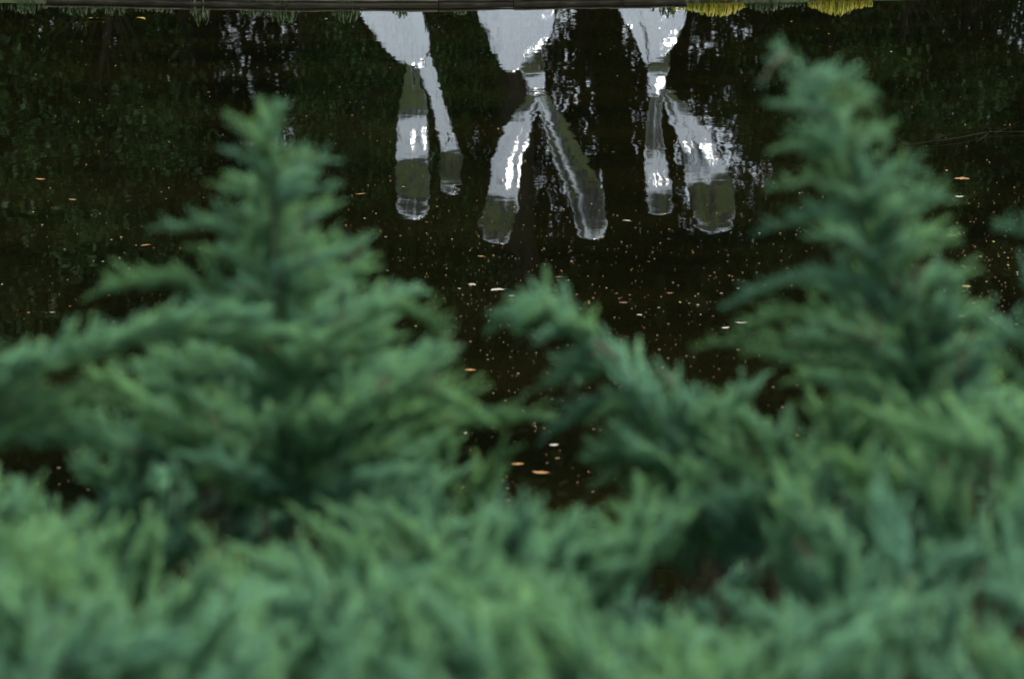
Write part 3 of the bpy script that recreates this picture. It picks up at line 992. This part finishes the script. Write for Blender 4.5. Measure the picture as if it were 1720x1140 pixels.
# ---- left spire
J = Juniper(480, Y1, 'juniper shrub with the tall tapering spire left of centre')
J.leader([(500, 1120, Y1), (495, 900, Y1), (475, 650, Y1), (462, 430, Y1 - .02), (455, 300, Y1), (447, 230, Y1)])
J.bough([(495, 760, Y1), (475, 600, Y1), (462, 430, Y1), (456, 310, Y1), (447, 218, Y1)], .085, .030, 1.5, limb=False, spread=.75)
for q, w0, w1, d in [
    ([(452, 262), (425, 235), (394, 200)], .03, .018, 1.0),
    ([(450, 240), (462, 205), (472, 178)], .028, .018, 1.0),
    ([(458, 300), (510, 275), (545, 268)], .032, .018, 1.0),
    ([(458, 350), (510, 325), (558, 312)], .036, .018, 1.0),
    ([(456, 345), (415, 325), (385, 322)], .036, .02, 1.0),
    ([(460, 430), (380, 385), (284, 381)], .045, .02, 1.1),
    ([(462, 440), (520, 415), (560, 395)], .045, .025, 1.1),
    ([(464, 500), (400, 440), (345, 425)], .05, .025, 1.0),
    ([(468, 520), (540, 470), (600, 455)], .06, .03, 1.0),
    ([(470, 560), (380, 500), (290, 470), (190, 482)], .05, .03, 1.2),
    ([(474, 600), (560, 560), (650, 520), (705, 525), (742, 566)], .055, .022, 1.2),
    ([(476, 610), (580, 560), (660, 500), (690, 490)], .055, .028, 1.0),
    ([(480, 690), (600, 650), (720, 600)], .07, .035, 1.1),
    ([(485, 760), (620, 740), (760, 710), (885, 700)], .07, .03, 1.3),
    ([(484, 720), (600, 700), (700, 660), (790, 690)], .07, .03, 1.2),
    ([(478, 640), (420, 560), (380, 520)], .06, .03, 1.0),
    ([(480, 680), (560, 600), (620, 560)], .06, .03, 1.2),
    ([(486, 800), (380, 700), (300, 620)], .07, .04, 1.2),
    ([(486, 820), (300, 740), (190, 650)], .075, .04, 1.2),
    ([(486, 840), (580, 780), (700, 760)], .075, .04, 1.2),
]:
    yy = rnd.uniform(-.14, .10)
    n = len(q)
    J.bough([(x, y, Y1 + yy * i / (n - 1)) for i, (x, y) in enumerate(q)], w0, w1, d, limb=False)

cone_fill(J, Y1, [(447, 230), (456, 310), (462, 430), (475, 600), (495, 900)], [(220, 40), (300, 85), (400, 130), (500, 160), (620, 230), (800, 300)],
          [(220, 40), (300, 95), (400, 110), (500, 170), (620, 230), (800, 330)], 54, 240, 860)

# ---- long arching branch from the left
Y2 = 2.95
J = Juniper(-60, Y2, 'juniper shrub at the left edge with long arching feathery branch')
for q, w0, w1, d in [
    ([(440, 560), (330, 560), (220, 575), (100, 610), (0, 650), (-120, 720), (-200, 900)][::-1], .055, .035, 1.8),
    ([(400, 530), (280, 545), (150, 585), (20, 625), (-100, 680), (-200, 900)][::-1], .05, .03, 1.4),
    ([(-160, 760), (-40, 690), (60, 680), (150, 670)], .06, .035, 1.5),
    ([(-160, 790), (-60, 740), (20, 720), (110, 715)], .05, .035, 1.3),
    ([(-180, 800), (-60, 640), (0, 610)], .05, .03, 1.2),
    ([(-200, 850), (-80, 770), (20, 740), (140, 745)], .05, .035, 1.4),
    ([(230, 760), (140, 735), (40, 730)], .05, .03, 1.2),
]:
    J.bough([(x, y, Y2) for x, y in q], w0, w1, d, limb=q[0][0] < 0)

# ---- middle arch
Y3 = 3.25
J = Juniper(1050, Y3, 'juniper shrub whose arching tip droops left at the centre')
J.leader([(1050, 1100, Y3), (1085, 950, Y3), (1140, 820, Y3), (1120, 730, Y3), (1050, 620, Y3), (960, 545, Y3), (880, 512, Y3)], .007)
for q, w0, w1, d in [
    ([(1150, 800), (1120, 720), (1050, 620), (960, 545), (895, 515), (850, 520), (828, 548)], .05, .018, 1.5),
    ([(960, 545), (900, 525), (860, 520)], .03, .02, .8),
    ([(1060, 640), (990, 615), (925, 645)], .04, .025, 1.1),
    ([(1090, 690), (1010, 670), (935, 722)], .045, .025, 1.1),
    ([(1110, 720), (1060, 650), (1010, 600)], .05, .03, 1.1),
    ([(1130, 760), (1150, 690), (1130, 640)], .055, .03, 1.1),
    ([(1140, 780), (1060, 760), (1000, 770)], .05, .03, 1.1),
    ([(1150, 800), (1200, 730), (1250, 665)], .06, .035, 1.2),
    ([(1150, 810), (1180, 740), (1195, 690)], .06, .035, 1.2),
    ([(1150, 840), (1080, 790), (1040, 800)], .06, .03, 1.0),
]:
    J.bough([(x, y, Y3 + rnd.uniform(-.04, .04)) for x, y in q], w0, w1, d, limb=False)

MID = [(1150, 800), (1120, 720), (1050, 620), (960, 545), (895, 515)]
for k in range(18):
    u = rnd.random() ** 0.8
    x0, y0 = np.interp(u, [0, .25, .5, .75, 1], [p[0] for p in MID]), np.interp(u, [0, .25, .5, .75, 1], [p[1] for p in MID])
    ln = (150 - 105 * u) * rnd.uniform(.6, 1)
    a = rnd.uniform(-0.15, 0.8) if k % 3 else rnd.uniform(-1.0, -.5)      # angle below the leftward direction
    dz = rnd.uniform(-.1, .1)
    J.bough([(x0, y0, Y3), (x0 - ln * .5 * math.cos(a), y0 + ln * .5 * math.sin(a) - 6, Y3 + dz / 2), (x0 - ln * math.cos(a), y0 + ln * math.sin(a) + 4, Y3 + dz)], .042, .020, 1.1, limb=False)
for k in range(9):
    x0 = 1060 + k * 22; y0 = 850 - rnd.uniform(0, 30)
    J.bough([(x0 + 30, y0 + 60, Y3), (x0, y0 - 40, Y3), (x0 - rnd.uniform(-25, 45), y0 - rnd.uniform(90, 140), Y3)], .05, .03, 1.0, limb=False)

# ---- right spire
Y4 = 3.1
J = Juniper(1560, Y4, 'juniper shrub with the taller spire at the right')
J.leader([(1600, 1100, Y4), (1590, 820, Y4), (1550, 640, Y4), (1500, 480, Y4), (1450, 320, Y4), (1395, 200, Y4), (1335, 115, Y4)])
J.bough([(1590, 760, Y4), (1550, 630, Y4), (1500, 480, Y4), (1450, 320, Y4), (1395, 190, Y4), (1352, 130, Y4), (1322, 98, Y4)], .075, .022, 1.5, limb=False, spread=.7)
for q, w0, w1, d in [
    ([(1325, 92), (1300, 105), (1278, 142)], .016, .012, .6),
    ([(1360, 130), (1410, 135), (1460, 155)], .03, .02, 1.0),
    ([(1385, 175), (1430, 165), (1462, 185)], .03, .02, .9),
    ([(1400, 205), (1345, 180), (1302, 178)], .03, .016, 1.0),
    ([(1420, 270), (1360, 248), (1300, 252)], .032, .016, 1.0),
    ([(1430, 250), (1470, 230), (1488, 245)], .035, .022, 1.0),
    ([(1440, 330), (1370, 308), (1298, 316)], .034, .018, 1.0),
    ([(1455, 340), (1510, 290), (1548, 288)], .035, .022, 1.0),
    ([(1465, 400), (1380, 368), (1290, 386)], .036, .018, 1.1),
    ([(1470, 390), (1530, 340), (1572, 335)], .04, .025, 1.0),
    ([(1485, 440), (1420, 405), (1360, 400)], .04, .022, 1.0),
    ([(1490, 440), (1550, 400), (1590, 405)], .045, .028, 1.1),
    ([(1520, 540), (1430, 480), (1330, 470), (1240, 505)], .042, .02, 1.2),
    ([(1540, 600), (1450, 550), (1340, 530), (1260, 545)], .045, .02, 1.1),
    ([(1550, 630), (1440, 590), (1330, 575), (1190, 578)], .045, .018, 1.2),
    ([(1550, 640), (1430, 620), (1330, 605), (1272, 590)], .045, .02, 1.1),
    ([(1560, 650), (1450, 640), (1360, 640)], .05, .03, 1.1),
    ([(1530, 520), (1585, 470), (1610, 480)], .05, .03, 1.1),
    ([(1550, 600), (1610, 540), (1650, 545)], .05, .03, 1.2),
    ([(1500, 520), (1440, 520), (1400, 480)], .05, .03, 1.0),
    ([(1560, 640), (1580, 560), (1590, 520)], .055, .035, 1.2),
    ([(1570, 680), (1650, 610), (1690, 560)], .055, .03, 1.2),
]:
    yy = rnd.uniform(-.12, .10); n = len(q)
    J.bough([(x, y, Y4 + yy * i / (n - 1)) for i, (x, y) in enumerate(q)], w0, w1, d, limb=False)

cone_fill(J, Y4, [(1335, 115), (1395, 200), (1450, 320), (1500, 480), (1550, 630), (1590, 760)], [(130, 30), (180, 75), (250, 110), (350, 140), (450, 140), (550, 190), (700, 250)],
          [(130, 50), (180, 75), (250, 75), (350, 105), (450, 110), (550, 110), (700, 160)], 50, 140, 740)

# ---- shrub beyond the right edge
J = Juniper(1840, 3.0, 'juniper shrub at the right edge with only a branch tip in view')
for q, w0, w1, d in [
    ([(1840, 700), (1800, 480), (1740, 400), (1704, 385)], .045, .02, 1.3),
    ([(1840, 720), (1790, 560), (1735, 480)], .05, .03, 1.2),
    ([(1850, 800), (1800, 650), (1720, 570)], .06, .04, 1.4),
    ([(1850, 820), (1780, 700), (1700, 620)], .06, .04, 1.4),
]:
    J.bough([(x, y, 3.0) for x, y in q], w0, w1, d)

# ---- mounded lower growth, three depths
holes = [(1165, 1000, 34, 15), (1300, 985, 26, 20), (65, 784, 55, 10)]
proA = [(-100, 790), (0, 798), (110, 805), (150, 660), (250, 600), (400, 585), (640, 620), (700, 680), (760, 720), (830, 760), (870, 825), (950, 835), (1010, 860),
        (1050, 810), (1110, 740), (1180, 700), (1262, 670), (1290, 745), (1330, 720), (1380, 655), (1500, 640), (1600, 625), (1820, 600)]
proB = [(-100, 812), (150, 840), (300, 900), (450, 880), (600, 840), (750, 850), (900, 850), (1000, 885), (1100, 850), (1250, 860), (1330, 780), (1450, 700), (1600, 670), (1820, 690)]
proC = [(-100, 900), (60, 890), (150, 930), (350, 940), (500, 985), (700, 950), (850, 975), (950, 1010), (1080, 1060), (1350, 1055), (1450, 1000), (1600, 980), (1820, 965)]


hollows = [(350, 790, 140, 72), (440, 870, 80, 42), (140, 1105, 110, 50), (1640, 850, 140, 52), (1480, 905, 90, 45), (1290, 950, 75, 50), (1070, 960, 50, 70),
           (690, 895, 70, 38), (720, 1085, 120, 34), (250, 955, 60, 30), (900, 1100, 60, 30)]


def hole_hit(px, py):
    return any(((px - a) / rx) ** 2 + ((py - b) / ry) ** 2 < 1 for a, b, rx, ry in holes)


def mass(profile, Y, cells, step, rows, labels, w0, w1, dens, length):
    for ci, (xa, xb) in enumerate(cells):
        J = Juniper((xa + xb) / 2, Y, labels[ci])
        x = xa
        while x < xb:
            for rrow in range(rows):
                px = x + rnd.uniform(-.4, .4) * step
                top = np.interp(px, [p[0] for p in profile], [p[1] for p in profile])
                ty = top + rrow * step * 0.95 + rnd.uniform(0, step * .6) + 12
                if ty > 1230: continue
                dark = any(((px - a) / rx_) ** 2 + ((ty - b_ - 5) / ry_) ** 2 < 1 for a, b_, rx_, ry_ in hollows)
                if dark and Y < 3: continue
                lean = rnd.gauss(0.0, 0.28) + 0.85 * math.sin(px * 0.0065 + Y * 5 + rrow * 0.5)
                L_ = length * rnd.uniform(.7, 1.25)
                rx = px - L_ * math.sin(lean); ry = ty + L_ * math.cos(lean)
                mx_, my = (px + rx) / 2 + rnd.uniform(-18, 18), (ty + ry) / 2
                if any(hole_hit(px + (rx - px) * f + dx, ty + (ry - ty) * f + dy) for f in (0, .2, .4, .6, .8, 1) for dx in (-10, 10) for dy in (-8, 10)):
                    continue
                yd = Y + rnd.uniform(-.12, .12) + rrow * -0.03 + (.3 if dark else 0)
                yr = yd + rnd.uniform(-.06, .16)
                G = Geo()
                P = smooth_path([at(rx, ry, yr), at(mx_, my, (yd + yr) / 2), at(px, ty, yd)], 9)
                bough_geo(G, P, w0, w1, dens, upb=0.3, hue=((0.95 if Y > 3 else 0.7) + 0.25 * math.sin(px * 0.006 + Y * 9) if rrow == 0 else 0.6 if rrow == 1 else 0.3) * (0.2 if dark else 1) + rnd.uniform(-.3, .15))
                J.limb(G, P[0], 0.0016)
                J.finish(G)
            x += step


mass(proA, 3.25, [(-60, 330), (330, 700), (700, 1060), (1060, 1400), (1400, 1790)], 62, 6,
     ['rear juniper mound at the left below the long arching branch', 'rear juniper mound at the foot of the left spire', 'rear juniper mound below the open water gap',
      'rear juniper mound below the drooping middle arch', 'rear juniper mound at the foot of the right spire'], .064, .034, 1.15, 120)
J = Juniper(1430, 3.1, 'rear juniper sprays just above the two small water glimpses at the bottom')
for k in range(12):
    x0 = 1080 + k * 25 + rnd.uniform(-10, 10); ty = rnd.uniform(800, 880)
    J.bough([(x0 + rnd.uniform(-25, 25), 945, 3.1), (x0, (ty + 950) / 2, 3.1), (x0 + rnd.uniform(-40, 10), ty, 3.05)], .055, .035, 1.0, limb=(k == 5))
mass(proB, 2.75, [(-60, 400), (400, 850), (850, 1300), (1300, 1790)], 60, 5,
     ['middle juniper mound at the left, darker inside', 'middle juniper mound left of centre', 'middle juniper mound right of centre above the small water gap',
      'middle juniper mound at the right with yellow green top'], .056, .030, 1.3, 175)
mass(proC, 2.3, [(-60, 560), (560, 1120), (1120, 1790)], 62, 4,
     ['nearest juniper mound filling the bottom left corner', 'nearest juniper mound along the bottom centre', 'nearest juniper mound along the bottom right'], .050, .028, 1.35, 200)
